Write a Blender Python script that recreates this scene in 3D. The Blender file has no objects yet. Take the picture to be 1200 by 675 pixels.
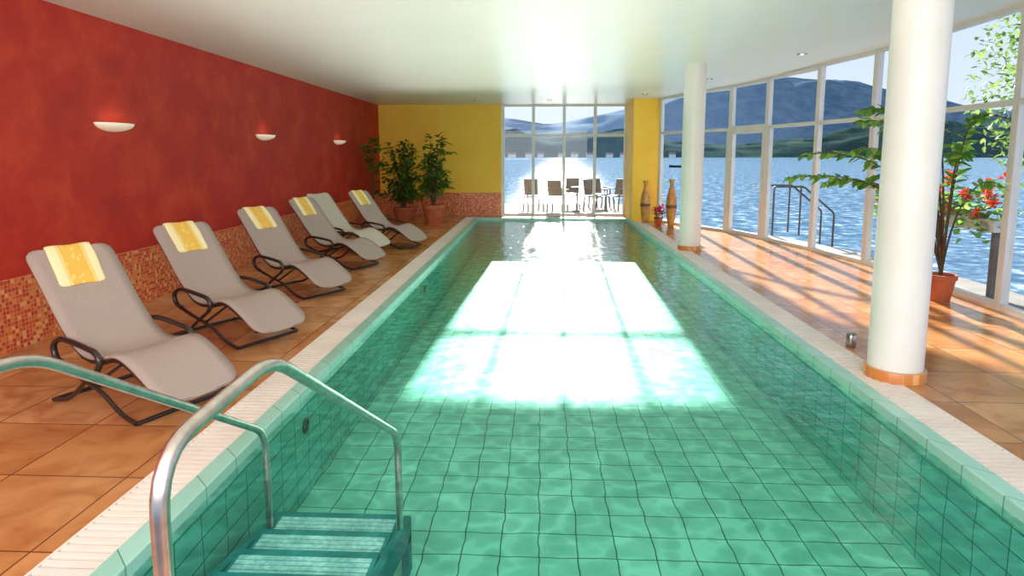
import bpy, math, random
from mathutils import Vector, Matrix, noise
random.seed(7)
scn=bpy.context.scene
COL=scn.collection
scn.view_settings.view_transform='Standard'

def S(r,g,b,a=1.0):
    f=lambda c:(c/255/12.92) if c/255<=0.04045 else ((c/255+0.055)/1.055)**2.4
    return (f(r),f(g),f(b),a)
def Yf(y): return .8117*y+.023

# ---------------------------------------------------------------- materials
def newmat(name):
    m=bpy.data.materials.new(name); m.use_nodes=True
    nt=m.node_tree; b=nt.nodes.get('Principled BSDF')
    return m,nt,b
def N(nt,t,**kw):
    n=nt.nodes.new(t)
    for k,v in kw.items():
        if k.startswith('i_'): n.inputs[k[2:].replace('_',' ')].default_value=v
        else: setattr(n,k,v)
    return n
def math_(nt,op,a,b=None,c=None):
    n=nt.nodes.new('ShaderNodeMath'); n.operation=op
    for i,x in enumerate((a,b,c)):
        if x is None: continue
        if isinstance(x,(int,float)): n.inputs[i].default_value=x
        else: nt.links.new(x,n.inputs[i])
    return n.outputs[0]
def ramp(nt,fac,stops,interp='LINEAR'):
    n=nt.nodes.new('ShaderNodeValToRGB'); cr=n.color_ramp; cr.interpolation=interp
    cr.elements[0].position=stops[0][0]; cr.elements[0].color=stops[0][1]
    cr.elements[1].position=stops[-1][0]; cr.elements[1].color=stops[-1][1]
    for p,c in stops[1:-1]:
        e=cr.elements.new(p); e.color=c
    nt.links.new(fac,n.inputs[0]); return n.outputs[0]
def mixc(nt,fac,a,b,blend='MIX'):
    n=nt.nodes.new('ShaderNodeMix'); n.data_type='RGBA'; n.blend_type=blend
    for i,x in ((0,fac),(6,a),(7,b)):
        if isinstance(x,(int,float,tuple)): n.inputs[i].default_value=x
        else: nt.links.new(x,n.inputs[i])
    return n.outputs[2]
def simple(name,c1,c2=None,scale=8,rough=.5,metal=0,bump=0,spec=.5,em=0):
    m,nt,b=newmat(name)
    tc=N(nt,'ShaderNodeTexCoord'); no=N(nt,'ShaderNodeTexNoise',i_Scale=scale,i_Detail=4.0)
    nt.links.new(tc.outputs['Object'],no.inputs['Vector'])
    if c2 is None: c2=tuple(x*.85 for x in c1[:3])+(1,)
    nt.links.new(ramp(nt,no.outputs['Fac'],[(.35,c1),(.65,c2)]),b.inputs['Base Color'])
    b.inputs['Roughness'].default_value=rough; b.inputs['Metallic'].default_value=metal
    b.inputs['Specular IOR Level'].default_value=spec
    if em: b.inputs['Emission Color'].default_value=S(255,232,196); b.inputs['Emission Strength'].default_value=em
    if bump:
        bp=N(nt,'ShaderNodeBump',i_Strength=bump,i_Distance=.02); nt.links.new(no.outputs['Fac'],bp.inputs['Height'])
        nt.links.new(bp.outputs[0],b.inputs['Normal'])
    return m
def emis(name,c,s):
    m,nt,b=newmat(name); b.inputs['Base Color'].default_value=c
    b.inputs['Emission Color'].default_value=c; b.inputs['Emission Strength'].default_value=s
    return m
def tilemat(name,axes,su,sv,cols,grout,gw=.01,rough=.3,distort=0,cloud=0,cloudcol=None,cscale=1.5,interp='CONSTANT',ou=0,ov=0,spec=.5,bump=.1):
    m,nt,b=newmat(name)
    tc=N(nt,'ShaderNodeTexCoord'); vec=tc.outputs['Object']
    if distort:
        no=N(nt,'ShaderNodeTexNoise',i_Scale=4.0,i_Detail=2.0); nt.links.new(vec,no.inputs['Vector'])
        sb=N(nt,'ShaderNodeVectorMath',operation='SUBTRACT'); nt.links.new(no.outputs['Color'],sb.inputs[0]); sb.inputs[1].default_value=(.5,.5,.5)
        sc=N(nt,'ShaderNodeVectorMath',operation='SCALE'); nt.links.new(sb.outputs[0],sc.inputs[0]); sc.inputs['Scale'].default_value=distort
        ad=N(nt,'ShaderNodeVectorMath',operation='ADD'); nt.links.new(vec,ad.inputs[0]); nt.links.new(sc.outputs[0],ad.inputs[1]); vec=ad.outputs[0]
    sp=N(nt,'ShaderNodeSeparateXYZ'); nt.links.new(vec,sp.inputs[0])
    def ax(a):
        if len(a)==1: return sp.outputs['XYZ'.index(a)]
        return math_(nt,'ADD',sp.outputs['XYZ'.index(a[0])],sp.outputs['XYZ'.index(a[1])])
    u=math_(nt,'DIVIDE',math_(nt,'ADD',ax(axes[0]),ou),su); v=math_(nt,'DIVIDE',math_(nt,'ADD',ax(axes[1]),ov),sv)
    fu=math_(nt,'FRACT',u); fv=math_(nt,'FRACT',v)
    du=math_(nt,'MULTIPLY',math_(nt,'MINIMUM',fu,math_(nt,'SUBTRACT',1,fu)),su)
    dv=math_(nt,'MULTIPLY',math_(nt,'MINIMUM',fv,math_(nt,'SUBTRACT',1,fv)),sv)
    mask=math_(nt,'LESS_THAN',math_(nt,'MINIMUM',du,dv),gw/2)
    cb=N(nt,'ShaderNodeCombineXYZ'); nt.links.new(math_(nt,'FLOOR',u),cb.inputs[0]); nt.links.new(math_(nt,'FLOOR',v),cb.inputs[1])
    wn=N(nt,'ShaderNodeTexWhiteNoise',noise_dimensions='2D'); nt.links.new(cb.outputs[0],wn.inputs['Vector'])
    k=len(cols)
    stops=[(i/k if interp=='CONSTANT' else i/(k-1),c) for i,c in enumerate(cols)]
    col=ramp(nt,wn.outputs['Value'],stops,interp)
    if cloud:
        n2=N(nt,'ShaderNodeTexNoise',i_Scale=cscale,i_Detail=5.0,i_Distortion=1.2)
        off=N(nt,'ShaderNodeVectorMath',operation='MULTIPLY_ADD'); nt.links.new(wn.outputs['Color'],off.inputs[0]); off.inputs[1].default_value=(9,9,9)
        nt.links.new(tc.outputs['Object'],off.inputs[2]); nt.links.new(off.outputs[0],n2.inputs['Vector'])
        f=math_(nt,'MULTIPLY',ramp(nt,n2.outputs['Fac'],[(.4,(0,0,0,1)),(.7,(1,1,1,1))]),cloud)
        col=mixc(nt,f,col,cloudcol)
    nt.links.new(mixc(nt,mask,col,grout),b.inputs['Base Color'])
    b.inputs['Roughness'].default_value=rough; b.inputs['Specular IOR Level'].default_value=spec
    if bump:
        bp=N(nt,'ShaderNodeBump',i_Strength=bump,i_Distance=.005); bp.invert=True
        nt.links.new(mask,bp.inputs['Height']); nt.links.new(bp.outputs[0],b.inputs['Normal'])
    return m

M={}
def plaster(name,c1,c2,c3,sc):
    m,nt,b=newmat(name)
    tc=N(nt,'ShaderNodeTexCoord'); n1=N(nt,'ShaderNodeTexNoise',i_Scale=sc,i_Detail=8.0,i_Roughness=.7,i_Distortion=.4)
    nt.links.new(tc.outputs['Object'],n1.inputs['Vector'])
    nt.links.new(ramp(nt,n1.outputs['Fac'],[(.3,c1),(.5,c2),(.7,c3)]),b.inputs['Base Color'])
    b.inputs['Roughness'].default_value=.6
    bp=N(nt,'ShaderNodeBump',i_Strength=.12,i_Distance=.02); nt.links.new(n1.outputs['Fac'],bp.inputs['Height']); nt.links.new(bp.outputs[0],b.inputs['Normal'])
    return m
M['red']=plaster('red_plaster',S(166,26,14),S(188,38,19),S(206,66,32),2.0)
M['yellow']=plaster('yellow_plaster',S(246,190,54),S(248,196,60),S(250,204,74),1.5)
M['ceil']=simple('ceiling_paint',S(238,237,230),S(234,235,227),1.0,rough=.3,spec=.14)
M['floor']=tilemat('terracotta_floor',('X','Y'),.6,.6,[S(206,146,94),S(188,128,76),S(214,160,108)],S(108,66,42),.009,rough=.2,cloud=.8,cloudcol=S(156,92,48),cscale=3.0,interp='LINEAR',ou=.27,ov=.1)
mos=[S(208,80,36),S(220,130,66),S(194,56,30),S(230,160,96),S(212,100,44),S(216,116,50),S(184,50,30)]
M['mos_left']=tilemat('mosaic_left',('Y','Z'),.035,.035,mos,S(214,146,106),.0045,rough=.3)
M['mos_back']=tilemat('mosaic_back',('X','Z'),.035,.035,mos,S(214,146,106),.0045,rough=.3)
M['ring']=tilemat('column_ring',('XY','Z'),.06,.08,[S(224,150,80),S(210,130,64),S(236,170,100)],S(200,150,110),.005,rough=.35)
pt=[S(134,204,184),S(124,196,176),S(142,212,192)]
M['pool_floor']=tilemat('pool_floor_tiles',('X','Y'),.23,.23,pt,S(30,98,90),.008,rough=.5,distort=.045,interp='LINEAR',bump=0,spec=.14)
M['pool_wall']=tilemat('pool_wall_tiles',('XY','Z'),.23,.115,[S(104,188,172),S(94,178,160),S(112,196,180)],S(36,112,104),.007,rough=.9,distort=.03,interp='LINEAR',bump=0,spec=0)
M['coping']=tilemat('coping_tiles',('XY','Z'),.3,3.0,[S(156,204,188),S(144,194,176)],S(90,140,124),.008,rough=.3,interp='LINEAR',ov=1.3)
M['grate']=simple('grating_plastic',S(236,224,212),S(226,212,200),3,rough=.4)
M['gutter']=simple('gutter_dark',S(70,54,44),None,3,rough=.6)
M['nozzle']=simple('nozzle_dark',S(30,90,84),None,3,rough=.4)
M['white']=simple('white_paint',S(240,236,230),S(234,230,222),2,rough=.4)
M['shade']=simple('sconce_plaster',S(248,240,226),S(246,236,220),2,rough=.5,em=.25)
M['frame']=simple('window_frame',S(226,224,222),S(214,212,212),2,rough=.4)
M['steel']=simple('brushed_steel',S(220,208,200),S(196,186,178),20,rough=.3,metal=1)
M['step']=simple('teal_step',S(44,136,136),S(34,118,120),5,rough=.6,spec=.1)
M['strip']=simple('grip_strip',S(184,212,210),S(146,184,184),40,rough=.8,spec=.1)
M['dark']=simple('dark_tube',S(50,38,34),S(36,28,26),10,rough=.3)
def fabric(name,c1,c2):
    m,nt,b=newmat(name)
    tc=N(nt,'ShaderNodeTexCoord'); w=N(nt,'ShaderNodeTexNoise',i_Scale=160.0,i_Detail=2.0); nt.links.new(tc.outputs['Object'],w.inputs['Vector'])
    nt.links.new(ramp(nt,w.outputs['Fac'],[(.35,c1),(.65,c2)]),b.inputs['Base Color']); b.inputs['Roughness'].default_value=.85
    bp=N(nt,'ShaderNodeBump',i_Strength=.2,i_Distance=.002); nt.links.new(w.outputs['Fac'],bp.inputs['Height']); nt.links.new(bp.outputs[0],b.inputs['Normal'])
    return m
M['fabric']=fabric('sling_fabric',S(172,152,142),S(158,139,130))
M['fabric2']=fabric('pale_sling_fabric',S(200,190,174),S(186,176,160))
def towelmat():
    m,nt,b=newmat('towel_cloth')
    uv=N(nt,'ShaderNodeTexCoord'); sp=N(nt,'ShaderNodeSeparateXYZ'); nt.links.new(uv.outputs['UV'],sp.inputs[0])
    u,v=sp.outputs[0],sp.outputs[1]
    base=ramp(nt,u,[(0,S(246,226,176)),(.2,S(240,206,130)),(.27,S(234,184,80)),(.72,S(240,206,130)),(.8,S(246,226,176))],'CONSTANT')
    ck=N(nt,'ShaderNodeTexVoronoi',i_Scale=9.0); nt.links.new(uv.outputs['UV'],ck.inputs['Vector'])
    msk=math_(nt,'MULTIPLY',math_(nt,'LESS_THAN',ck.outputs['Distance'],.32),math_(nt,'LESS_THAN',math_(nt,'ABSOLUTE',math_(nt,'SUBTRACT',u,.49)),.2))
    col=mixc(nt,msk,base,S(240,204,120))
    nt.links.new(col,b.inputs['Base Color']); b.inputs['Roughness'].default_value=.95
    no=N(nt,'ShaderNodeTexNoise',i_Scale=120.0); nt.links.new(uv.outputs['Object'],no.inputs['Vector'])
    bp=N(nt,'ShaderNodeBump',i_Strength=.5,i_Distance=.004); nt.links.new(no.outputs['Fac'],bp.inputs['Height']); nt.links.new(bp.outputs[0],b.inputs['Normal'])
    return m
M['towel']=towelmat()
def leafmat(name,c1,c2,tf=.4):
    m,nt,b=newmat(name)
    g=N(nt,'ShaderNodeNewGeometry'); nt.links.new(ramp(nt,g.outputs['Random Per Island'],[(0,c1),(1,c2)]),b.inputs['Base Color'])
    b.inputs['Roughness'].default_value=.45
    tr=N(nt,'ShaderNodeBsdfTranslucent'); nt.links.new(ramp(nt,g.outputs['Random Per Island'],[(0,c1),(1,c2)]),tr.inputs[0])
    mx=N(nt,'ShaderNodeMixShader'); mx.inputs[0].default_value=tf
    nt.links.new(b.outputs[0],mx.inputs[1]); nt.links.new(tr.outputs[0],mx.inputs[2]); nt.links.new(mx.outputs[0],nt.nodes['Material Output'].inputs[0])
    return m
M['leaf']=leafmat('dark_leaf',S(48,86,26),S(108,146,48))
M['leaf2']=leafmat('bright_leaf',S(70,130,44),S(150,190,84),.5)
M['leaf3']=leafmat('tree_leaf',S(80,116,50),S(140,160,74))
M['redflower']=leafmat('red_petal',S(236,54,16),S(246,88,30),.2)
M['pink']=leafmat('pink_petal',S(210,30,80),S(240,90,130))
M['stem']=simple('stem_bark',S(96,72,44),S(70,52,32),12,rough=.8)
M['pot']=simple('terracotta_pot',S(190,98,58),S(170,82,48),6,rough=.7)
M['soil']=simple('soil',S(50,36,26),None,20,rough=1)
M['vase']=simple('vase_glaze',S(212,156,74),S(176,118,56),9,rough=.3)
M['vase2']=simple('vase_band',S(120,76,40),S(96,60,34),9,rough=.35)
M['stone']=simple('terrace_stone',S(150,146,140),S(134,130,124),3,rough=.9,spec=.05)
M['chairmat']=simple('terrace_chair_resin',S(112,108,106),S(98,94,92),5,rough=.6,spec=.2)
M['rail']=simple('outdoor_rail_paint',S(92,78,70),S(78,66,60),5,rough=.5)
M['spot']=emis('lamp_glow',S(255,244,220),6)
M['sconce_glow']=emis('sconce_glow',S(255,236,200),1.0)
M['chrome']=simple('chrome',S(190,186,180),None,5,rough=.25,metal=1)
M['boat']=simple('boat_hull',S(50,50,54),None,5,rough=.5)

def schlick(nt,f0,normal=None):
    g=N(nt,'ShaderNodeNewGeometry'); d=N(nt,'ShaderNodeVectorMath',operation='DOT_PRODUCT')
    nt.links.new(g.outputs['Incoming'],d.inputs[0]); nt.links.new(normal if normal else g.outputs['Normal'],d.inputs[1])
    c=math_(nt,'MINIMUM',math_(nt,'ABSOLUTE',d.outputs['Value']),1.0)
    return math_(nt,'MULTIPLY_ADD',math_(nt,'POWER',math_(nt,'SUBTRACT',1.0,c),5.0),1-f0,f0)
def glassmat():
    m,nt,b=newmat('window_glass'); nt.nodes.remove(b)
    tr=N(nt,'ShaderNodeBsdfTransparent'); tr.inputs[0].default_value=(.97,.985,.985,1)
    gl=N(nt,'ShaderNodeBsdfGlossy'); gl.inputs['Roughness'].default_value=.0
    mx=N(nt,'ShaderNodeMixShader'); nt.links.new(math_(nt,'MULTIPLY',schlick(nt,.04),.5),mx.inputs[0]); nt.links.new(tr.outputs[0],mx.inputs[1]); nt.links.new(gl.outputs[0],mx.inputs[2])
    nt.links.new(mx.outputs[0],nt.nodes['Material Output'].inputs[0]); return m
M['glass']=glassmat()
def watermat():
    m,nt,b=newmat('pool_water'); nt.nodes.remove(b)
    tc=N(nt,'ShaderNodeTexCoord')
    n1=N(nt,'ShaderNodeTexNoise',i_Scale=6.5,i_Detail=4.0,i_Distortion=.6); nt.links.new(tc.outputs['Object'],n1.inputs['Vector'])
    bp=N(nt,'ShaderNodeBump',i_Strength=.5,i_Distance=.03); nt.links.new(n1.outputs['Fac'],bp.inputs['Height'])
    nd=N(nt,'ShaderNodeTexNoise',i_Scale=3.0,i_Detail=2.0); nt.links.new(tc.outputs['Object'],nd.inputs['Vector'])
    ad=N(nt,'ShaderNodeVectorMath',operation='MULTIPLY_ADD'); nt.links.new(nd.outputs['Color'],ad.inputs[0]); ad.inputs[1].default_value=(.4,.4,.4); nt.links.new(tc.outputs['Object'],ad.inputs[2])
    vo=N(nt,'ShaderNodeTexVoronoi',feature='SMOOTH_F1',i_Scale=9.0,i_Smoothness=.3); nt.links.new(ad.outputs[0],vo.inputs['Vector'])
    tcol=ramp(nt,vo.outputs['Distance'],[(.08,(.50,.75,.69,1)),(.36,(.56,.81,.75,1)),(.55,(.64,.89,.83,1)),(.72,(.84,1.06,1.0,1))])  # caustic light ripples painted into the transmission colour
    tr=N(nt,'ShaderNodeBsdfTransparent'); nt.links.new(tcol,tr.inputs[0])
    gl=N(nt,'ShaderNodeBsdfGlossy',distribution='BECKMANN'); gl.inputs['Roughness'].default_value=.11; nt.links.new(bp.outputs[0],gl.inputs['Normal'])
    mx=N(nt,'ShaderNodeMixShader'); nt.links.new(schlick(nt,.02,bp.outputs[0]),mx.inputs[0]); nt.links.new(tr.outputs[0],mx.inputs[1]); nt.links.new(gl.outputs[0],mx.inputs[2])
    nt.links.new(mx.outputs[0],nt.nodes['Material Output'].inputs[0]); return m
M['water']=watermat()
def lakemat():
    m,nt,b=newmat('lake_water'); nt.nodes.remove(b)
    tc=N(nt,'ShaderNodeTexCoord')
    n1=N(nt,'ShaderNodeTexNoise',i_Scale=1.6,i_Detail=8.0,i_Roughness=.65); nt.links.new(tc.outputs['Object'],n1.inputs['Vector'])
    bp=N(nt,'ShaderNodeBump',i_Strength=1.0,i_Distance=.04); nt.links.new(n1.outputs['Fac'],bp.inputs['Height'])
    df=N(nt,'ShaderNodeBsdfDiffuse'); nt.links.new(ramp(nt,n1.outputs['Fac'],[(.42,S(60,94,120)),(.55,S(98,130,152)),(.66,S(190,206,216))]),df.inputs[0])  # pale end of the ramp paints wave sparkle into the diffuse colour
    gl=N(nt,'ShaderNodeBsdfGlossy',distribution='BECKMANN'); gl.inputs['Roughness'].default_value=.22; nt.links.new(bp.outputs[0],gl.inputs['Normal'])
    mx=N(nt,'ShaderNodeMixShader'); nt.links.new(math_(nt,'MULTIPLY',schlick(nt,.02,bp.outputs[0]),.3),mx.inputs[0]); nt.links.new(df.outputs[0],mx.inputs[1]); nt.links.new(gl.outputs[0],mx.inputs[2])
    nt.links.new(mx.outputs[0],nt.nodes['Material Output'].inputs[0]); return m
M['lake']=lakemat()
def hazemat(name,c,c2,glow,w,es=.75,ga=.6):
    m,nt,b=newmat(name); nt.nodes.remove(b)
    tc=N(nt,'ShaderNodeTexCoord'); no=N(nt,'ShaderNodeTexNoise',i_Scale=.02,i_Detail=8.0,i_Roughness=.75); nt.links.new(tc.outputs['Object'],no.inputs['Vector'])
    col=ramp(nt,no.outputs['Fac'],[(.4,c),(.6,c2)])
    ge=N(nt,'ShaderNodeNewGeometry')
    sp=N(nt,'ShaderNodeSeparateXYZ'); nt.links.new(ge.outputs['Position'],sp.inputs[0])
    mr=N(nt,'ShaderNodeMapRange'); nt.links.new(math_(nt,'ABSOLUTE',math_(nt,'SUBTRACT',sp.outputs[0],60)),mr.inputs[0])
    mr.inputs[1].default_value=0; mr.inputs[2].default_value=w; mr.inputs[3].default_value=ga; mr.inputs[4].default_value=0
    col=mixc(nt,mr.outputs[0],col,glow)  # paler haze glow near the sun azimuth painted into the colour
    df=N(nt,'ShaderNodeBsdfDiffuse'); nt.links.new(col,df.inputs[0]); em=N(nt,'ShaderNodeEmission'); nt.links.new(col,em.inputs[0]); em.inputs[1].default_value=es  # emission stands in for aerial haze on hills and houses
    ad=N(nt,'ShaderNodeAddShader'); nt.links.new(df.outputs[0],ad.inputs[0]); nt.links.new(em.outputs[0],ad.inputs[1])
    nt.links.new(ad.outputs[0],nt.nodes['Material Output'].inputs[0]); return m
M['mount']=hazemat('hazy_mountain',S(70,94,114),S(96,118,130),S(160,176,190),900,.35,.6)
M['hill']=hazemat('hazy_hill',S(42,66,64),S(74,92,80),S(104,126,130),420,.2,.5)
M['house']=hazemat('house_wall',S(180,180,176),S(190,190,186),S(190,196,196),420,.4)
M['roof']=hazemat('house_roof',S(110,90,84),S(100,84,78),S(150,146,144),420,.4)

# ---------------------------------------------------------------- mesh helpers
class MB:
    def __init__(s): s.v=[]; s.f=[]; s.m=[]
    def add(s,vs,fs,mi=0):
        o=len(s.v); s.v+= [tuple(v) for v in vs]; s.f+=[tuple(i+o for i in f) for f in fs]; s.m+=[mi]*len(fs)
    def box(s,x0,x1,y0,y1,z0,z1,mi=0):
        s.add([(x,y,z) for x in (x0,x1) for y in (y0,y1) for z in (z0,z1)],
              [(0,1,3,2),(4,6,7,5),(0,4,5,1),(2,3,7,6),(0,2,6,4),(1,5,7,3)],mi)
    def beam(s,a,b,w,h,mi=0,up=(0,0,1)):
        a=Vector(a); b=Vector(b); d=(b-a).normalized(); up=Vector(up)
        if abs(d.dot(up))>.99: up=Vector((1,0,0))
        r=d.cross(up).normalized()*w/2; u=r.cross(d).normalized()*h/2
        s.add([a-r-u,a+r-u,a+r+u,a-r+u,b-r-u,b+r-u,b+r+u,b-r+u],[(0,3,2,1),(4,5,6,7),(0,1,5,4),(1,2,6,5),(2,3,7,6),(3,0,4,7)],mi)
    def lathe(s,prof,c=(0,0,0),n=32,mi=0,cap=True):
        vs=[];fs=[]
        for r,z in prof:
            for i in range(n):
                a=2*math.pi*i/n; vs.append((c[0]+r*math.cos(a),c[1]+r*math.sin(a),c[2]+z))
        for j in range(len(prof)-1):
            for i in range(n):
                k=(i+1)%n; fs.append((j*n+i,j*n+k,(j+1)*n+k,(j+1)*n+i))
        if cap:
            fs.append(tuple(range(n))[::-1]); fs.append(tuple((len(prof)-1)*n+i for i in range(n)))
        s.add(vs,fs,mi)
    def tube(s,pts,r,n=10,mi=0,fillet=0,sy=1.0):
        pts=[Vector(p) for p in pts]
        if fillet:
            out=[pts[0]]
            for i in range(1,len(pts)-1):
                a,p,b=pts[i-1],pts[i],pts[i+1]
                f=min(fillet,(a-p).length*.49,(b-p).length*.49)
                s0=p+(a-p).normalized()*f; s1=p+(b-p).normalized()*f
                for k in range(7):
                    t=k/6; out.append(s0*(1-t)**2+p*2*t*(1-t)+s1*t*t)
            out.append(pts[-1]); pts=out
        rr=r if isinstance(r,list) else [r]*len(pts)
        vs=[];fs=[]; d=(pts[1]-pts[0]).normalized()
        up=Vector((0,0,1)) if abs(d.z)<.9 else Vector((0,1,0))
        nrm=(up-d*up.dot(d)).normalized()
        for i,p in enumerate(pts):
            if i==0: t=d
            elif i==len(pts)-1: t=(pts[i]-pts[i-1]).normalized()
            else: t=(pts[i+1]-pts[i-1]).normalized()
            nrm=(nrm-t*nrm.dot(t)).normalized(); bn=t.cross(nrm)
            for k in range(n):
                a=2*math.pi*k/n; vs.append(p+nrm*math.cos(a)*rr[i]+bn*math.sin(a)*rr[i]*sy)
        for j in range(len(pts)-1):
            for k in range(n):
                q=(k+1)%n; fs.append((j*n+k,j*n+q,(j+1)*n+q,(j+1)*n+k))
        fs.append(tuple(range(n))[::-1]); fs.append(tuple((len(pts)-1)*n+k for k in range(n)))
        s.add(vs,fs,mi)
    def leaf(s,p,d,L,W,mi=0,up=None):
        p=Vector(p); d=Vector(d).normalized(); up=up or Vector((random.uniform(-.5,.5),random.uniform(-.5,.5),1))
        r=d.cross(up)
        if r.length<1e-3: r=Vector((1,0,0))
        r.normalize(); n=r.cross(d)
        s.add([p,p+d*L*.35+r*W*.5+n*W*.12,p+d*L*.35-r*W*.5+n*W*.12,p+d*L*.45,p+d*L*.8+r*W*.3-n*W*.05,p+d*L*.8-r*W*.3-n*W*.05,p+d*L-n*W*.15],
              [(0,1,3),(0,3,2),(1,4,6,3),(3,6,5,2)],mi)
    def obj(s,name,mats,parent=None,loc=None,smooth=False,**props):
        me=bpy.data.meshes.new(name); me.from_pydata(s.v,[],s.f); me.update()
        if not isinstance(mats,list): mats=[mats]
        for m in mats: me.materials.append(m)
        me.polygons.foreach_set('material_index',s.m)
        if smooth: me.polygons.foreach_set('use_smooth',[True]*len(me.polygons))
        ob=bpy.data.objects.new(name,me); COL.objects.link(ob)
        if parent: ob.parent=parent
        if loc: ob.location=loc
        for k,v in props.items(): ob[k]=v
        if smooth and smooth!='full':
            try:
                me.set_sharp_from_angle(angle=math.radians(40))
            except Exception: pass
        return ob
def empty(name,loc=(0,0,0),rz=0,**props):
    e=bpy.data.objects.new(name,None); COL.objects.link(e); e.location=loc; e.rotation_euler=(0,0,rz); e.empty_display_size=.2
    for k,v in props.items(): e[k]=v
    return e
def bevel(ob,w=.005,seg=2):
    m=ob.modifiers.new('bevel','BEVEL'); m.width=w; m.segments=seg; m.limit_method='ANGLE'
def copytree(src,loc,rz=None,**props):
    t=src.copy(); COL.objects.link(t); t.location=loc
    if rz is not None: t.rotation_euler=(0,0,rz)
    for k,v in props.items(): t[k]=v
    def rec(s,d):
        for c in list(s.children):
            k=c.copy(); k.parent=d; COL.objects.link(k); rec(c,k)
    rec(src,t); return t

# ---------------------------------------------------------------- layout
WP=[(x,Yf(y)) for x,y in [(2.9,19.2),(3.32,17.9),(3.95,16.6),(4.3,15.2),(4.62,13.4),(4.83,11.7),(4.9,10.0),(4.86,8.3),(4.74,6.6),(4.54,4.9),(4.26,3.2),(3.92,1.5),(3.5,-.4)]]
def xr(y):
    if y>=WP[0][1]: return WP[0][0]
    for a,b in zip(WP,WP[1:]):
        if b[1]<=y<=a[1]:
            t=(a[1]-y)/(a[1]-b[1]); return a[0]+t*(b[0]-a[0])
    return WP[-1][0]
def cl(x): return max(0,min(1,x))
YB=Yf(20.9); XL=-4.36; Y0=-.3
def zc(x,y): return 2.95+.17*cl((x+4.36)/6.5)*cl((YB-y)/6.5)
PX0,PX1,PY0,PY1=-1.62,2.2,1.57,Yf(20.0)
st=dict(kind='structure')

b=MB(); ys=[Y0+i*(YB+.2-Y0)/44 for i in range(45)]; nx=14
for y in ys:
    x1=xr(y)+.2
    for i in range(nx+1):
        x=XL-.1+(x1-XL+.1)*i/nx; b.v.append((x,y,zc(x,y)))
for j in range(len(ys)-1):
    for i in range(nx):
        a=j*(nx+1)+i; b.f.append((a,a+nx+1,a+nx+2,a+1)); b.m.append(0)
o=b.obj('ceiling',M['ceil'],smooth='full',**st)
b=MB()
for y in ys:
    x1=xr(y)+.2
    for x in (XL-.1,x1): b.v.append((x,y,3.3))
for j in range(len(ys)-1):
    a=j*2; b.f.append((a,a+1,a+3,a+2)); b.m.append(0)
for j in range(len(ys)-1):
    y0,y1=ys[j],ys[j+1]; xa,xb=xr(y0)+.2,xr(y1)+.2
    b.add([(xa,y0,zc(xa,y0)),(xb,y1,zc(xb,y1)),(xb,y1,3.3),(xa,y0,3.3)],[(0,1,2,3)])
b.obj('trim_1',M['white'],**st)
b=MB(); b.box(XL-.2,XL,Y0,YB+.2,-.1,2.96); b.obj('wall_left',M['red'],**st)
b=MB(); b.box(XL,XL+.015,Y0,YB,0,.6); b.obj('trim_2',M['mos_left'],**st)
b=MB(); b.box(XL,-1.07,YB,YB+.2,0,2.96); b.obj('wall_back',M['yellow'],**st)
b=MB(); b.box(XL+.015,-1.07,YB-.015,YB,0,.62); b.obj('trim_3',M['mos_back'],**st)
b=MB(); b.box(2.24,2.9,Yf(19.3),YB+.2,0,2.99); b.obj('wall_right',M['yellow'],**st)
c=.1; g=.25; fl=PX0-c-g; fr=PX1+c+g
b=MB()
b.box(XL,fl,Y0,YB,-.12,0); b.box(fl,fr,PY1+c+g,YB,-.12,0); b.box(fl,fr,Y0,PY0-c-g,-.12,0)
yy=[Y0+i*(YB-Y0)/60 for i in range(61)]
for a,cc in zip(yy,yy[1:]):
    xa,xb=xr(a)+.08,xr(cc)+.08
    b.add([(fr,a,0),(xa,a,0),(xb,cc,0),(fr,cc,0),(fr,a,-.12),(xa,a,-.12),(xb,cc,-.12),(fr,cc,-.12)],[(0,1,2,3),(4,7,6,5),(1,5,6,2),(0,3,7,4)])
b.obj('floor',M['floor'],**st)

# pool
pool=empty('swimming_pool',(0,0,0),label='long indoor pool with turquoise tiles and white overflow grating',category='swimming pool')
b=MB()
ZF=-.74; ZW=-.05
b.add([(PX0,PY0,ZF),(PX1,PY0,ZF),(PX1,PY1,ZF),(PX0,PY1,ZF)],[(0,1,2,3)],0)
b.add([(PX0,PY0,-.02),(PX1,PY0,-.02),(PX1,PY1,-.02),(PX0,PY1,-.02),(PX0,PY0,ZF),(PX1,PY0,ZF),(PX1,PY1,ZF),(PX0,PY1,ZF)],[(0,1,5,4),(1,2,6,5),(2,3,7,6),(3,0,4,7)],1)
b.obj('basin',[M['pool_floor'],M['pool_wall']],pool)
b=MB(); e_=.008
b.box(PX0-c,PX0+e_,PY0-c,PY1+c,-.1,.012); b.box(PX1-e_,PX1+c,PY0-c,PY1+c,-.1,.012)
b.box(PX0,PX1,PY1-e_,PY1+c,-.1,.012); b.box(PX0,PX1,PY0-c,PY0+e_,-.1,.012)
o=b.obj('coping',M['coping'],pool); bevel(o,.008)
b=MB()
gx0,gx1,gy0,gy1=PX0-c,PX1+c,PY0-c,PY1+c
b.box(gx0-g,gx0,gy0-g,gy1+g,-.12,-.04,1); b.box(gx1,gx1+g,gy0-g,gy1+g,-.12,-.04,1); b.box(gx0,gx1,gy1,gy1+g,-.12,-.04,1); b.box(gx0,gx1,gy0-g,gy0,-.12,-.04,1)
p=.05; n=int((gy1-gy0+2*g)/p)
for i in range(n):
    y=gy0-g+i*p
    b.box(gx0-g+.01,gx0-.005,y,y+.029,-.03,.004); b.box(gx1+.005,gx1+g-.01,y,y+.029,-.03,.004)
n=int((gx1-gx0)/p)
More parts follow.
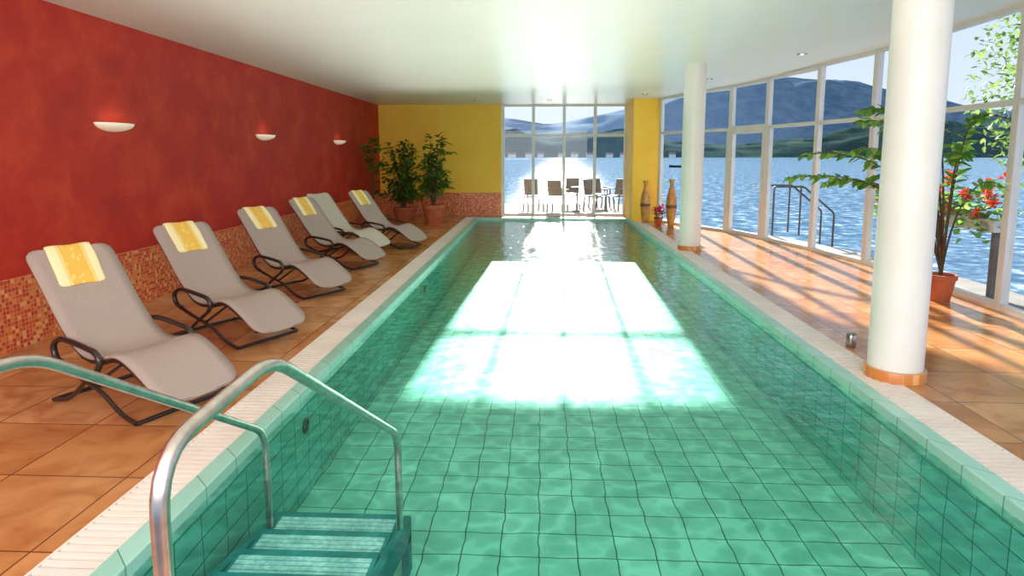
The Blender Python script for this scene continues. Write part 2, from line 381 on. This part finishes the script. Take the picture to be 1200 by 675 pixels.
for i in range(n):
    x=gx0+i*p
    b.box(x,x+.029,gy1+.005,gy1+g-.01,-.03,.004); b.box(x,x+.029,gy0-g+.01,gy0-.005,-.03,.004)
for xa in (gx0-g,gx0-.012,gx1,gx1+g-.012): b.box(xa,xa+.012,gy0-g,gy1+g,-.04,.005)
b.obj('gutter_grating',[M['grate'],M['gutter']],pool)
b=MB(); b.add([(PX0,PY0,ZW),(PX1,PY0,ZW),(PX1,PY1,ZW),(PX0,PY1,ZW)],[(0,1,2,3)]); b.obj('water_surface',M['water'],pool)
for (x,y,s) in ((PX0,4.1,1),(PX0,8.6,1)):
    b=MB()
    b.lathe([(.055,0),(.053,.012),(.036,.014),(.034,.004),(0.001,.004)],n=20)
    o=b.obj('inlet_nozzle',M['nozzle'],pool,(x,y,-.25),smooth=True); o.rotation_euler=(0,math.pi/2*s,0)

# pool staircase
stair=empty('pool_staircase',(-1.1,PY0,0),label='stainless steel handrails over teal steps going down into water',category='pool stairs')
def L(x,y,z): return (x+1.1,y-PY0,z)
for x in (-1.455,-.745):
    b=MB(); b.tube([L(x,1.13,-.02),L(x,1.13,1.02),L(x,1.66,1.045),L(x,3.13,.15),L(x,3.13,-.47)],.0185,n=16,fillet=.13)
    b.lathe([(.045,0),(.045,.012),(.022,.018)],L(x,1.13,0),n=20)
    b.obj('handrail',M['steel'],stair,smooth=True)
for i in range(7):
    y0=.02+i*.245; z=-.10-.05*i
    b=MB(); b.box(-.35,.33,y0,y0+.235,z-.035,z)
    for k in range(4): b.box(-.33,.31,y0+.045+k*.036,y0+.072+k*.036,z,z+.004,1)
    o=b.obj('tread',[M['step'],M['strip']],stair)
for x in (-.375,.355):
    b=MB(); y0,y1=.0,1.75; z0,z1=-.08,-.42
    b.add([(x-.02,y0,z0),(x+.02,y0,z0),(x+.02,y1,z1),(x-.02,y1,z1),(x-.02,y0,z0-.14),(x+.02,y0,z0-.14),(x+.02,y1,z1-.14),(x-.02,y1,z1-.14)],
      [(0,1,2,3),(4,7,6,5),(0,4,5,1),(1,5,6,2),(2,6,7,3),(3,7,4,0)])
    b.box(x-.02,x+.02,y1-.08,y1,ZF,z1-.1)
    b.obj('side_panel',M['step'],stair)

# small steel cylinder by the pool edge
e=empty('steel_canister',(2.62,5.3,0),label='small shiny steel cylinder standing on the tiled deck',category='canister')
b=MB(); b.lathe([(.036,0),(.039,.005),(.039,.105),(.036,.11)],n=28); b.obj('body',M['chrome'],e,smooth=True)
b=MB(); b.lathe([(.041,.11),(.041,.12),(.02,.127),(.004,.128)],n=28); b.obj('lid',M['chrome'],e,smooth=True)

# columns
for i,(x,y) in enumerate(((2.59,Yf(5.62)),(2.56,Yf(13.4)))):
    e=empty('column',(x,y,0),label='round white plastered column with terracotta tile ring at foot',category='column',group='round white columns')
    b=MB(); b.lathe([(.18,0.0),(.18,zc(x,y)+.05)],n=48); b.obj('shaft',M['white'],e,smooth=True)
    b=MB(); b.lathe([(.182,0.001),(.2,.001),(.2,.075),(.195,.082),(.182,.082)],n=48,cap=False); b.obj('base_ring',M['ring'],e,smooth=True)

# windows
wn=[0]
def window(p0,p1,z0,z1,trans,cols,fw=.06,dp=.08,name=None,post=.12):
    if name is None:
        wn[0]+=1; name='window_%d'%wn[0]
    p0=Vector((p0[0],p0[1],0)); p1=Vector((p1[0],p1[1],0)); d=(p1-p0); Ln=d.length; d.normalize(); mid=(p0+p1)/2
    rz=math.atan2(d.y,d.x); h=Ln/2
    b=MB()
    for k in range(cols+1):
        x=-h+Ln*k/cols; w=post if k in (0,cols) else fw
        b.box(x-w/2,x+w/2,-dp/2,dp/2,z0,z1)
    for z in [z0+.03]+trans+[z1-.03]: b.box(-h,h,-dp/2+.004,dp/2-.004,z-fw/2,z+fw/2)
    o=b.obj(name,M['frame'],None,mid,**st); o.rotation_euler=(0,0,rz)
    g=MB(); g.add([(-h,0,z0+.03),(h,0,z0+.03),(h,0,z1-.03),(-h,0,z1-.03)],[(0,1,2,3)]); g.obj('glass_pane',M['glass'],o)
    return o
window((-1.03,YB+.07),(2.24,YB+.07),0,2.97,[2.15],4,fw=.08,post=.1)
for i,(a,cc) in enumerate(zip(WP,WP[1:])):
    z1=min(zc(*a),zc(*cc))+.01
    if i==2:
        o=window(a,cc,2.15,z1,[],1,post=.1)
        d=window(a,cc,0,2.13,[],1,fw=.1,post=.22,name='door_1')
        hb=MB(); hb.tube([(.45,-.05,1.02),(.45,-.1,1.02),(.33,-.1,1.02)],.011,fillet=.02); hb.obj('door_handle',M['chrome'],d,smooth=True)
    else: window(a,cc,0,z1,[2.15],1,post=.1)

# sconces
for i,(y) in enumerate((7.75,12.1,16.6)):
    e=empty('wall_sconce',(XL,Yf(y),1.93),label='white half-bowl plaster uplight mounted on the red wall',category='wall lamp',group='uplights on the red wall')
    b=MB(); vs=[];fs=[]; nu,nv=20,8
    for j in range(nv+1):
        t=j/nv
        for k in range(nu+1):
            a=-math.pi/2+math.pi*k/nu; r=math.sin(t*math.pi/2)
            vs.append((.16*r*math.cos(a),.27*r*math.sin(a),-.085*math.cos(t*math.pi/2)))
    for j in range(nv):
        for k in range(nu):
            q=j*(nu+1)+k; fs.append((q,q+1,q+nu+2,q+nu+1))
    b.add(vs,fs); o=b.obj('lamp_shade',M['shade'],e,smooth='full')
    m=o.modifiers.new('s','SOLIDIFY'); m.thickness=.006
    b=MB(); b.box(.02,.09,-.1,.1,-.05,-.02); b.obj('bulb',M['sconce_glow'],e)
    l=bpy.data.lights.new('sconce_light','AREA'); l.shape='RECTANGLE'; l.size=.08; l.size_y=.3; l.energy=.14; l.color=(1,.85,.6)
    lo=bpy.data.objects.new('sconce_light',l); COL.objects.link(lo); lo.parent=e; lo.location=(.08,0,.02); lo.rotation_euler=(math.pi,0,0)

# downlights
for k,(x,y) in enumerate([(2.35,18.2),(3.2,15.4),(3.9,12.2),(4.1,9.3),(4.0,6.6),(.2,19.5),(-1.6,19.5)]):
    y=Yf(y)
    e=empty('ceiling_spotlight',(x,y,zc(x,y)),label='small round recessed spotlight in the white ceiling',category='ceiling light',group='recessed ceiling spotlights')
    b=MB(); b.lathe([(.075,0),(.073,-.012),(.05,-.014),(.048,-.002)],n=24,cap=False); b.obj('trim_ring',M['chrome'],e,smooth=True)
    b=MB(); b.lathe([(.048,-.004),(.001,-.006)],n=24,cap=False); b.obj('lamp_face',M['spot'],e)

# ---------------------------------------------------------------- loungers
prof=[(-.72,1.03),(-.62,.91),(-.49,.75),(-.365,.59),(-.24,.46),(-.12,.38),(.0,.36),(.12,.38),(.22,.405),(.31,.40),(.41,.36),(.53,.29),(.64,.215),(.72,.155)]
def pr(t):
    x=t*(len(prof)-1); i=min(int(x),len(prof)-2); f=x-i
    P=[prof[max(0,min(len(prof)-1,i+k))] for k in (-1,0,1,2)]
    r=[]
    for c in (0,1):
        a,b_,c_,d=[q[c] for q in P]
        r.append(.5*((2*b_)+(c_-a)*f+(2*a-5*b_+4*c_-d)*f*f+(-a+3*b_-3*c_+d)*f**3))
    return r
def panel(t0,t1,hw,rc0,rc1,n=22,m=8):
    b=MB(); pts=[pr(t0+(t1-t0)*j/n) for j in range(n+1)]
    s=[0]
    for a,c in zip(pts,pts[1:]): s.append(s[-1]+math.hypot(c[0]-a[0],c[1]-a[1]))
    T=s[-1]
    ts=sorted(set([0,.006,.02,.04,.065,.09,1,.994,.98,.96,.935,.91]+[k/n for k in range(1,n)]))
    for t in ts:
        x,z=pr(t0+(t1-t0)*t); d=min(t,1-t)*T; rc=rc0 if t<.5 else rc1
        w=hw
        if d<rc: w=hw-rc+math.sqrt(max(0,rc*rc-(rc-d)**2))
        for k in range(m+1):
            u=-1+2*k/m; b.v.append((x,w*u,z-.018*(1-u*u)))
    for j in range(len(ts)-1):
        for k in range(m):
            q=j*(m+1)+k; b.f.append((q,q+1,q+m+2,q+m+1)); b.m.append(0)
    return b
LS=.94
def lounger(loc,rz,fab,**props):
    e=empty('sun_lounger',loc,rz,category='lounger',**props); e.scale=(LS,LS,LS)
    o=panel(0,.60,.30,.1,.06).obj('backrest_and_seat',fab,e,smooth='full'); m=o.modifiers.new('s','SOLIDIFY'); m.thickness=.014; m.offset=0
    o=panel(.585,1.0,.30,.04,.14).obj('leg_rest',fab,e,smooth='full'); m=o.modifiers.new('s','SOLIDIFY'); m.thickness=.014; m.offset=0
    b=MB()
    for s in (-1,1):
        b.tube([(pr(k/18)[0],s*(.28 if k<16 else .24),pr(k/18)[1]-.03) for k in range(1,18)],.014,n=8)
    for t in (.05,.5,.93): b.tube([(pr(t)[0],-.26,pr(t)[1]-.045),(pr(t)[0],.26,pr(t)[1]-.045)],.012,n=8)
    b.obj('sling_frame',M['dark'],e,smooth=True)
    for s in (-1,1):
        y=s*.335
        b=MB(); b.tube([(-.26,y,.29),(-.35,y,.33),(-.37,y,.42),(-.28,y,.475),(-.12,y,.465),(.02,y,.445),(.12,y,.43),(.17,y,.37),(.12,y,.30)],.018,n=12,fillet=.09,sy=1.2)
        b.obj('armrest',M['dark'],e,smooth=True)
        b=MB()
        b.tube([(-.26,y,.29),(-.10,y,.235),(.16,y,.17),(.34,y,.05),(.50,y,.016)],.015,n=8,fillet=.16)
        b.tube([(.12,y,.30),(-.02,y,.21),(-.22,y,.05),(-.42,y,.016)],.015,n=8,fillet=.16)
        b.tube([(.05,y*.95,.19),(.32,y*.88,.365)],.012,n=8)
        b.obj('side_frame',M['dark'],e,smooth=True)
    b=MB()
    b.tube([(.50,-.335,.016),(.50,.335,.016)],.015,n=8); b.obj('front_foot',M['dark'],e,smooth=True)
    b=MB()
    b.tube([(-.42,-.335,.016),(-.42,.335,.016)],.015,n=8); b.obj('rear_foot',M['dark'],e,smooth=True)
    return e
def towel(loc,rz,skew=0):
    b=MB()
    pts=[(-.755,.93),(-.76,.97),(-.765,1.01),(-.76,1.045),(-.735,1.058)]
    for k in range(1,8):
        t=.14*k/7; x,z=pr(t); d=.018; pts.append((x+d*.8,z+d*.62))
    m=8; n=len(pts)
    for j,(x,z) in enumerate(pts):
        for k in range(m+1):
            u=-1+2*k/m; yy_=.165*u+skew*(j/n-.5)*3
            b.v.append((x+.003*math.sin(7*u+j),yy_,z-.014*(1-(yy_/.31)**2)*(1 if j>4 else .3)+.005*math.sin(5*u+j*1.3)))
    for j in range(n-1):
        for k in range(m):
            q=j*(m+1)+k; b.f.append((q,q+1,q+m+2,q+m+1)); b.m.append(0)
    o=b.obj('towel',M['towel'],None,loc,smooth='full',label='folded cream and yellow bath towel draped over a lounger backrest',category='towel',group='towels on the loungers')
    o.rotation_euler=(0,0,rz); o.scale=(LS,LS,LS)
    uvl=o.data.uv_layers.new(name='UVMap')
    for lp in o.data.loops:
        j,k=divmod(lp.vertex_index,m+1); uvl.data[lp.index].uv=(k/m,j/(n-1))
    md=o.modifiers.new('s','SOLIDIFY'); md.thickness=.022; md.offset=1
    md=o.modifiers.new('ss','SUBSURF'); md.levels=1; md.render_levels=1
    return o
LG=[((-2.10,3.70),24,1),((-2.2,5.18),26,1),((-2.33,7.0),27,1),((-2.37,8.9),20,1),((-2.12,10.9),22,1),((-2.62,10.2),22,0)]
for i,(f,deg,tw) in enumerate(LG):
    ar=math.radians(deg)
    cx,cy=f[0]-.70*LS*math.cos(ar),f[1]+.70*LS*math.sin(ar); ang=-ar
    lounger((cx,cy,0),ang,M['fabric'] if tw else M['fabric2'],group='loungers along the red wall',
        label='taupe sling lounger with dark tubular armrests and headrest towel' if tw else 'pale sling lounger with dark frame and no towel')
    if tw: towel((cx,cy,0),ang,skew=.015*(i%3-1))

# ---------------------------------------------------------------- plants
def pot(e,r,h):
    b=MB(); b.lathe([(r*.68,0),(r*.95,h*.82),(r*1.05,h*.82),(r*1.05,h),(r*.92,h),(r*.9,h*.9)],n=28,cap=False); b.add([(r*.68*math.cos(a*math.pi/8),r*.68*math.sin(a*math.pi/8),0.001) for a in range(16)],[tuple(range(16))])
    b.obj('pot',M['pot'],e,smooth=True)
    b=MB(); b.lathe([(r*.91,h*.9),(.001,h*.92)],n=24,cap=False); b.obj('soil',M['soil'],e)
def bushy(loc,r,h,top,spread,nb,nl,mat,leafL,label,flat=.5,zmin=.5):
    e=empty('potted_plant',loc,label=label,category='potted plant'); pot(e,r,h)
    st_=MB(); lf=MB()
    for i in range(nb):
        a=random.uniform(0,2*math.pi); zt=random.uniform(zmin,top); sp=random.uniform(.35,1)*spread*(1-.3*(zt/top))
        p0=Vector((random.uniform(-.04,.04),random.uniform(-.04,.04),h*.85)); p3=Vector((math.cos(a)*sp,math.sin(a)*sp*.8,zt))
        p1=Vector((p3.x*.15,p3.y*.15,h+.45*(zt-h))); p2=Vector((p3.x*.6,p3.y*.6,zt+.05))
        pts=[]
        for k in range(11):
            t=k/10; pts.append(p0*(1-t)**3+p1*3*t*(1-t)**2+p2*3*t*t*(1-t)+p3*t**3)
        st_.tube(pts,[.012*(1-.7*k/10) for k in range(11)],n=5)
        for k in range(nl):
            t=random.uniform(.4,1); q=p0*(1-t)**3+p1*3*t*(1-t)**2+p2*3*t*t*(1-t)+p3*t**3
            d=Vector((random.gauss(0,1),random.gauss(0,1),random.gauss(-.1,.6)))+Vector((math.cos(a),math.sin(a),0))*.6
            q=q+Vector((random.gauss(0,.05),random.gauss(0,.05),random.gauss(0,.05)))
            l=leafL*random.uniform(.7,1.2); lf.leaf(q,d,l,l*flat)
    st_.obj('stem',M['stem'],e,smooth=True); lf.obj('foliage',mat,e)
    return e
bushy((-2.55,Yf(18.3),0),.27,.46,2.2,.58,26,22,M['leaf'],.17,'tall dark green leafy plant in a terracotta pot by yellow wall',zmin=.8)
bushy((-3.42,Yf(19.1),0),.25,.34,1.98,.72,36,22,M['leaf'],.17,'wide bushy dark green plant in a terracotta corner pot',zmin=.6)
def fronds(e,base,targets,leafL,leafW,mat,stemr=.012,sag=.3,start=.3,step=.05):
    st_=MB(); lf=MB()
    for tg in targets:
        p0=Vector(base); p3=Vector(tg)
        p1=Vector((p0.x+(p3.x-p0.x)*.12,p0.y+(p3.y-p0.y)*.12,p0.z+(p3.z-p0.z)*.75+sag)); p2=Vector((p0.x+(p3.x-p0.x)*.6,p0.y+(p3.y-p0.y)*.6,p3.z+sag))
        n=24; pts=[p0*(1-k/n)**3+p1*3*(k/n)*(1-k/n)**2+p2*3*(k/n)**2*(1-k/n)+p3*(k/n)**3 for k in range(n+1)]
        st_.tube(pts,[stemr*(1-.75*k/n) for k in range(n+1)],n=6)
        Ls=sum((pts[k+1]-pts[k]).length for k in range(n)); m=int(Ls*(1-start)/step)
        for k in range(m):
            t=start+(1-start)*(k+.5)/m; x=t*n; i=min(int(x),n-1); q=pts[i].lerp(pts[i+1],x-i); d=(pts[i+1]-pts[i]).normalized()
            side=d.cross(Vector((0,0,1))).normalized()
            for s in (-1,1):
                dd=side*s*random.uniform(.6,1)+d*random.uniform(.4,.9)+Vector((0,0,random.uniform(-.9,.3)))
                lf.leaf(q,dd,leafL*random.uniform(.75,1.15)*(1-.4*max(0,t-.8)/.2),leafW,up=Vector((random.uniform(-.6,.6),random.uniform(-.9,.3),1)))
    st_.obj('stem',M['stem'],e,smooth=True); lf.obj('foliage',mat,e)
e=empty('potted_plant',(-3.93,Yf(18.0),0),label='slender arching green plant in a pot against the red wall',category='potted plant'); pot(e,.17,.28)
fronds(e,(0,0,.26),[(-.1,-.3,1.8),(.2,-.3,1.75),(.0,.2,1.95),(-.1,.1,1.5),(.25,.0,1.4),(.15,-.5,1.35)],.18,.05,M['leaf'],stemr=.01,start=.45,sag=.15)
e=empty('potted_plant',(4.45,Yf(8.75),0),label='large arching green plant in a terracotta pot beside the windows',category='potted plant'); pot(e,.15,.3)
fronds(e,(0,0,.27),[(-1.75,.0,1.35),(-1.3,.1,1.3),(-1.5,.25,1.6),(-1.1,-.15,1.95),(-.9,.2,2.1),(-.85,-.1,1.6),(-.5,-.2,2.2),(-.35,.2,1.8),(.1,-.3,2.0),(.2,.1,1.7),(-.2,-.5,1.6),(.15,-.6,1.3),(-.1,.4,1.2),(-1.2,-.3,1.65),(-.7,.3,1.35)],.16,.065,M['leaf2'],stemr=.012,sag=.15,start=.36,step=.055)

# vases
for i,(x,y,h) in enumerate(((2.5,18.75,1.02),(2.95,17.75,1.08))):
    e=empty('floor_vase',(x,Yf(y),0),label='tall slim golden-brown ceramic floor vase with flared rim',category='vase',group='tall floor vases')
    b=MB(); b.lathe([(.06,0),(.068,.02),(.098,.2*h),(.122,.42*h),(.118,.56*h),(.08,.74*h),(.042,.86*h),(.046,.93*h),(.07,h),(.06,h-.01),(.034,.93*h),(.03,.86*h)],n=32,cap=False)
    b.obj('body',M['vase'],e,smooth=True)
    b=MB(); b.lathe([(.1215,.40*h),(.1235,.42*h),(.1225,.45*h),(.1215,.47*h)],n=32,cap=False)
    b.obj('painted_band',M['vase2'],e,smooth=True)
def bloom(e,c_,mat,R=.03,L_=.05,n=14):
    f=MB()
    for j in range(n):
        d=Vector((random.gauss(0,1),random.gauss(0,1),random.gauss(.2,1))).normalized(); f.leaf(d*R*.3,d,L_+R*.7,L_*.9)
    f.obj('flower_head',mat,e,c_)
e=empty('flower_pot',(2.74,Yf(18.2),0),label='low pot of pink flowers between tall vases',category='potted flowers')
pot(e,.1,.18)
b=MB()
for k in range(40):
    a=random.uniform(0,6.28); r=random.uniform(0,.12); q=(math.cos(a)*r,math.sin(a)*r,random.uniform(.16,.36))
    b.leaf(q,(math.cos(a),math.sin(a),random.uniform(-.2,.8)),.09,.06)
b.obj('foliage',M['leaf'],e)
for k in range(9):
    a=k*2.4; r=.03+.012*k; bloom(e,(math.cos(a)*r,math.sin(a)*r,.30+.02*((k*3)%8)),M['pink'],.02,.06,10)

# ---------------------------------------------------------------- exterior
b=MB(); b.box(-8,3.0,YB+.2,YB+5,-1.6,-.05)
for a,cc in zip(yy,yy[1:]):
    xa,xb=xr(a)+.08,xr(cc)+.08
    b.add([(xa,a,-.05),(xa+.8,a,-.05),(xb+.8,cc,-.05),(xb,cc,-.05),(xa+.8,a,-1.6),(xb+.8,cc,-1.6)],[(0,1,2,3),(1,4,5,2)])
b.obj('terrace',M['stone'],None,label='pale stone lakeside terrace outside the windows',category='terrace',kind='structure')
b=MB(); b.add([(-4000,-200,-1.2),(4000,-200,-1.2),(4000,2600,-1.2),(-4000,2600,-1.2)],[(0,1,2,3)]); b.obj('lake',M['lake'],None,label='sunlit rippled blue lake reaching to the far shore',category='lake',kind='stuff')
def ridge(name,D,pts,mat,depth,lab,rg=.05):
    b=MB(); W=420; xs0,xs1=pts[0][0],pts[-1][0]
    def ht(p):
        for a,c in zip(pts,pts[1:]):
            if a[0]<=p<=c[0]:
                t=(p-a[0])/(c[0]-a[0]); t=t*t*(3-2*t)*.5+t*.5; return a[1]+(c[1]-a[1])*t
        return pts[-1][1]
    for j in range(13):
        s=j/12
        for i in range(W+1):
            ang=xs0+(xs1-xs0)*i/W; x=ang*D; h=ht(ang)*D
            h*= 1+rg*noise.noise(Vector((i*.12,j*.3,D)))+rg*.6*noise.noise(Vector((i*.45,j*.8,D)))+rg*.3*noise.noise(Vector((i*1.1,j,D)))
            b.v.append((x,D-depth+depth*s*(1+.15*noise.noise(Vector((i*.1,j,1)))),-1.3+(h+1.3)*math.sin(s*math.pi/2)*(1+(1-s)*.35*noise.noise(Vector((i*.18,j*.35,7))))))
    for j in range(12):
        for i in range(W):
            q=j*(W+1)+i; b.f.append((q,q+1,q+W+2,q+W+1)); b.m.append(0)
    b.obj(name,mat,None,smooth='full',label=lab,category='mountain',kind='stuff')
R=lambda px,ty:((px-634)/746,(183-ty)/752)
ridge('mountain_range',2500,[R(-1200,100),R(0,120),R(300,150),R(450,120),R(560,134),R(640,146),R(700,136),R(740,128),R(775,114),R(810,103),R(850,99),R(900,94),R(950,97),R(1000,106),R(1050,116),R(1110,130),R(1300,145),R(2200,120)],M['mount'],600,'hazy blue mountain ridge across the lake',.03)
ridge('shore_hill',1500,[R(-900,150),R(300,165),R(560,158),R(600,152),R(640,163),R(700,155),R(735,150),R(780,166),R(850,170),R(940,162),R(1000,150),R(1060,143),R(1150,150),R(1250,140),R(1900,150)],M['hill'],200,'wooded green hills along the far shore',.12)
for k in range(12):
    x=-60+k*32+random.uniform(-7,7); y=1250+random.uniform(-10,10); w=random.uniform(5,8); h=5
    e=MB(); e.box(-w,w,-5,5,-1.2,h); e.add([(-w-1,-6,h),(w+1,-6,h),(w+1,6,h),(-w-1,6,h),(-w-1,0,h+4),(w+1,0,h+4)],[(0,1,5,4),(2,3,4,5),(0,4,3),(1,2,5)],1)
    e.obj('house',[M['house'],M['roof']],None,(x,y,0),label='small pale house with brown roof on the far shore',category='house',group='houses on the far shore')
e=empty('rowing_boat',(34,160,-1.2),.3,label='small dark rowing boat on the lake',category='boat')
b=MB(); vs=[]
for s in (-1,-.6,0,.6,1):
    w=.75*(1-abs(s)**2.2); vs+=[(s*2.4,-w,.5+.15*s*s),(s*2.4,0,-.15),(s*2.4,w,.5+.15*s*s)]
fs=[]
for j in range(4):
    for k in range(2): q=j*3+k; fs.append((q,q+1,q+4,q+3))
b.add(vs,fs); b.obj('hull',M['boat'],e)
b=MB(); b.box(-.3,.3,-.6,.6,.3,.36); b.obj('bench',M['boat'],e)

def tchair(loc,rz):
    e=empty('terrace_chair',loc,rz,label='grey outdoor armchair on the sunny terrace',category='chair',group='chairs on the terrace')
    b=MB(); b.box(-.24,.24,-.24,.24,.42,.45); o=b.obj('seat',M['chairmat'],e); bevel(o,.012)
    b=MB(); b.beam((0,.25,.47),(0,.36,.95),.44,.03,up=(0,1,0)); o=b.obj('backrest',M['chairmat'],e); bevel(o,.012)
    for x in (-.24,.24):
        for y,yt in ((-.24,-.2),(.28,.22)):
            l=MB(); l.beam((x,y,0),(x,yt,.43),.035,.035); l.obj('leg',M['chairmat'],e)
        l=MB(); l.beam((x*1.08,-.24,.65),(x*1.08,.3,.67),.045,.03); l.beam((x*1.08,-.22,.43),(x*1.08,-.22,.65),.03,.03); l.obj('armrest',M['chairmat'],e)
    return e
c0=tchair((-.22,19.2,-.05),.3)
for x,y,r in ((.5,19.0,2.8),(.95,20.2,-.2),(1.65,19.2,.6),(2.3,19.5,-.7),(1.9,20.6,2.5)):
    copytree(c0,(x,y,-.05),r)
e=empty('terrace_table',(1.08,19.0,-.05),label='small round grey outdoor table among the chairs',category='table')
b=MB(); b.lathe([(.17,.70),(.18,.71),(.18,.73),(.17,.74)],n=28); b.obj('table_top',M['chairmat'],e,smooth=True)
b=MB(); b.lathe([(.14,0),(.14,.02),(.03,.04),(.03,.70)],n=16); b.obj('pedestal',M['chairmat'],e,smooth=True)

for k,y in enumerate((13.4,14.0)):
    e=empty('outdoor_handrail',(0,y,0),label='brown metal handrail beside steps down to the lake',category='handrail',group='handrails at the lake steps')
    b=MB(); b.tube([(4.85,0,-.05),(4.85,0,.97),(5.45,0,.97),(6.1,0,.42),(6.1,0,-1.2)],.02,fillet=.05); b.obj('top_rail',M['rail'],e,smooth=True)
    b=MB(); b.tube([(5.4,0,-.05),(5.4,0,.96)],.018); b.obj('post',M['rail'],e,smooth=True)

e=empty('geranium_planter',(5.26,8.7,-.05),label='long planter box of orange-red geraniums outside the windows',category='planter')
b=MB(); b.box(-.1,.1,-1.3,1.3,.78,.92); o=b.obj('planter_box',M['frame'],e); bevel(o,.01)
for yq in (-1.2,0,1.2):
    l=MB(); l.box(-.03,.03,yq-.03,yq+.03,0,.78); l.obj('support_post',M['chairmat'],e)
b=MB()
for k in range(800):
    yq=random.uniform(-1.3,1.3); q=(random.gauss(0,.1),yq,.9+random.gauss(.04,.13)); b.leaf(q,(random.gauss(0,1),random.gauss(0,1),random.uniform(-.6,.8)),.1,.09)
b.obj('foliage',M['leaf2'],e)
for k in range(44):
    bloom(e,(random.gauss(-.03,.09),random.uniform(-1.3,1.5),1.04+random.gauss(.08,.15)),M['redflower'],.035,.055)
e=empty('tree',(9.6,11.6,-1.3),label='lakeside tree with light green backlit leaves',category='tree')
b=MB(); b.tube([(0,0,0),(.05,.05,2.5),(-.1,0,4.2),(-.2,.1,5.6)],[.2,.16,.11,.05],n=10)
for k in range(10):
    a=random.uniform(0,6.28); b.tube([(0,0,2.8+k*.25),(math.cos(a)*.9,math.sin(a)*.9,3.5+k*.25),(math.cos(a)*1.6,math.sin(a)*1.6,3.7+k*.25)],[.05,.03,.012],n=6)
b.obj('trunk',M['stem'],e,smooth=True)
b=MB()
for k in range(5200):
    d=Vector((random.gauss(0,1),random.gauss(0,1),random.gauss(0,1))).normalized()*(random.random()**.4)
    q=Vector((d.x*1.9,d.y*1.9,4.4+d.z*2.3)); b.leaf(q,(random.gauss(0,1),random.gauss(0,1),random.gauss(-.3,.7)),.13,.07)
b.obj('foliage',M['leaf3'],e)

# ---------------------------------------------------------------- light
el=math.radians(18.0); az=math.radians(1.9)
sd=Vector((math.sin(az)*math.cos(el),math.cos(az)*math.cos(el),math.sin(el)))
l=bpy.data.lights.new('sun','SUN'); l.energy=25; l.angle=math.radians(.9); l.color=(1,.96,.9)
o=bpy.data.objects.new('sun',l); COL.objects.link(o); o.rotation_euler=sd.to_track_quat('Z','Y').to_euler(); o.location=sd*50
w=bpy.data.worlds.new('world'); scn.world=w; w.use_nodes=True; nt=w.node_tree; bg=nt.nodes['Background']
tc=N(nt,'ShaderNodeTexCoord'); sp=N(nt,'ShaderNodeSeparateXYZ'); nt.links.new(tc.outputs['Generated'],sp.inputs[0])
sky=ramp(nt,sp.outputs[2],[(0,S(228,238,246)),(.15,S(214,232,248)),(.5,S(150,190,240)),(1,S(110,160,225))])
dt=N(nt,'ShaderNodeVectorMath',operation='DOT_PRODUCT'); nt.links.new(tc.outputs['Generated'],dt.inputs[0]); dt.inputs[1].default_value=sd
gl=math_(nt,'POWER',math_(nt,'MAXIMUM',dt.outputs['Value'],0),90)
nt.links.new(mixc(nt,math_(nt,'MULTIPLY',gl,.8),sky,(2.0,1.95,1.8,1)),bg.inputs[0]); bg.inputs[1].default_value=1.1
def area(name,loc,target,sx,sy,en,col):
    l=bpy.data.lights.new(name,'AREA'); l.shape='RECTANGLE'; l.size=sx; l.size_y=sy; l.energy=en; l.color=col
    o=bpy.data.objects.new(name,l); COL.objects.link(o); o.location=loc
    o.rotation_euler=(Vector(loc)-Vector(target)).to_track_quat('Z','Y').to_euler(); return o
area('added_room_fill',(-.5,-.8,2.2),(-.5,9,1.6),6,1.6,290,(1,.95,.88))  # added fill light behind the camera, no fixture modelled
area('added_ceiling_fill',(-.6,7.5,2.2),(-.6,7.5,3),5,12,120,(1,.94,.9))  # added bodiless fill that brightens the ceiling, unseen from below

# ---------------------------------------------------------------- camera
cam=bpy.data.cameras.new('camera'); cam.sensor_width=36; cam.lens=36*740/1200; cam.clip_end=8000; cam.clip_start=.05
cam.shift_y=-61.7/1200
o=bpy.data.objects.new('camera',cam); COL.objects.link(o); o.location=(0,0,1.6)
o.rotation_euler=(math.radians(90-7.15),0,math.radians(2.63))
scn.camera=o
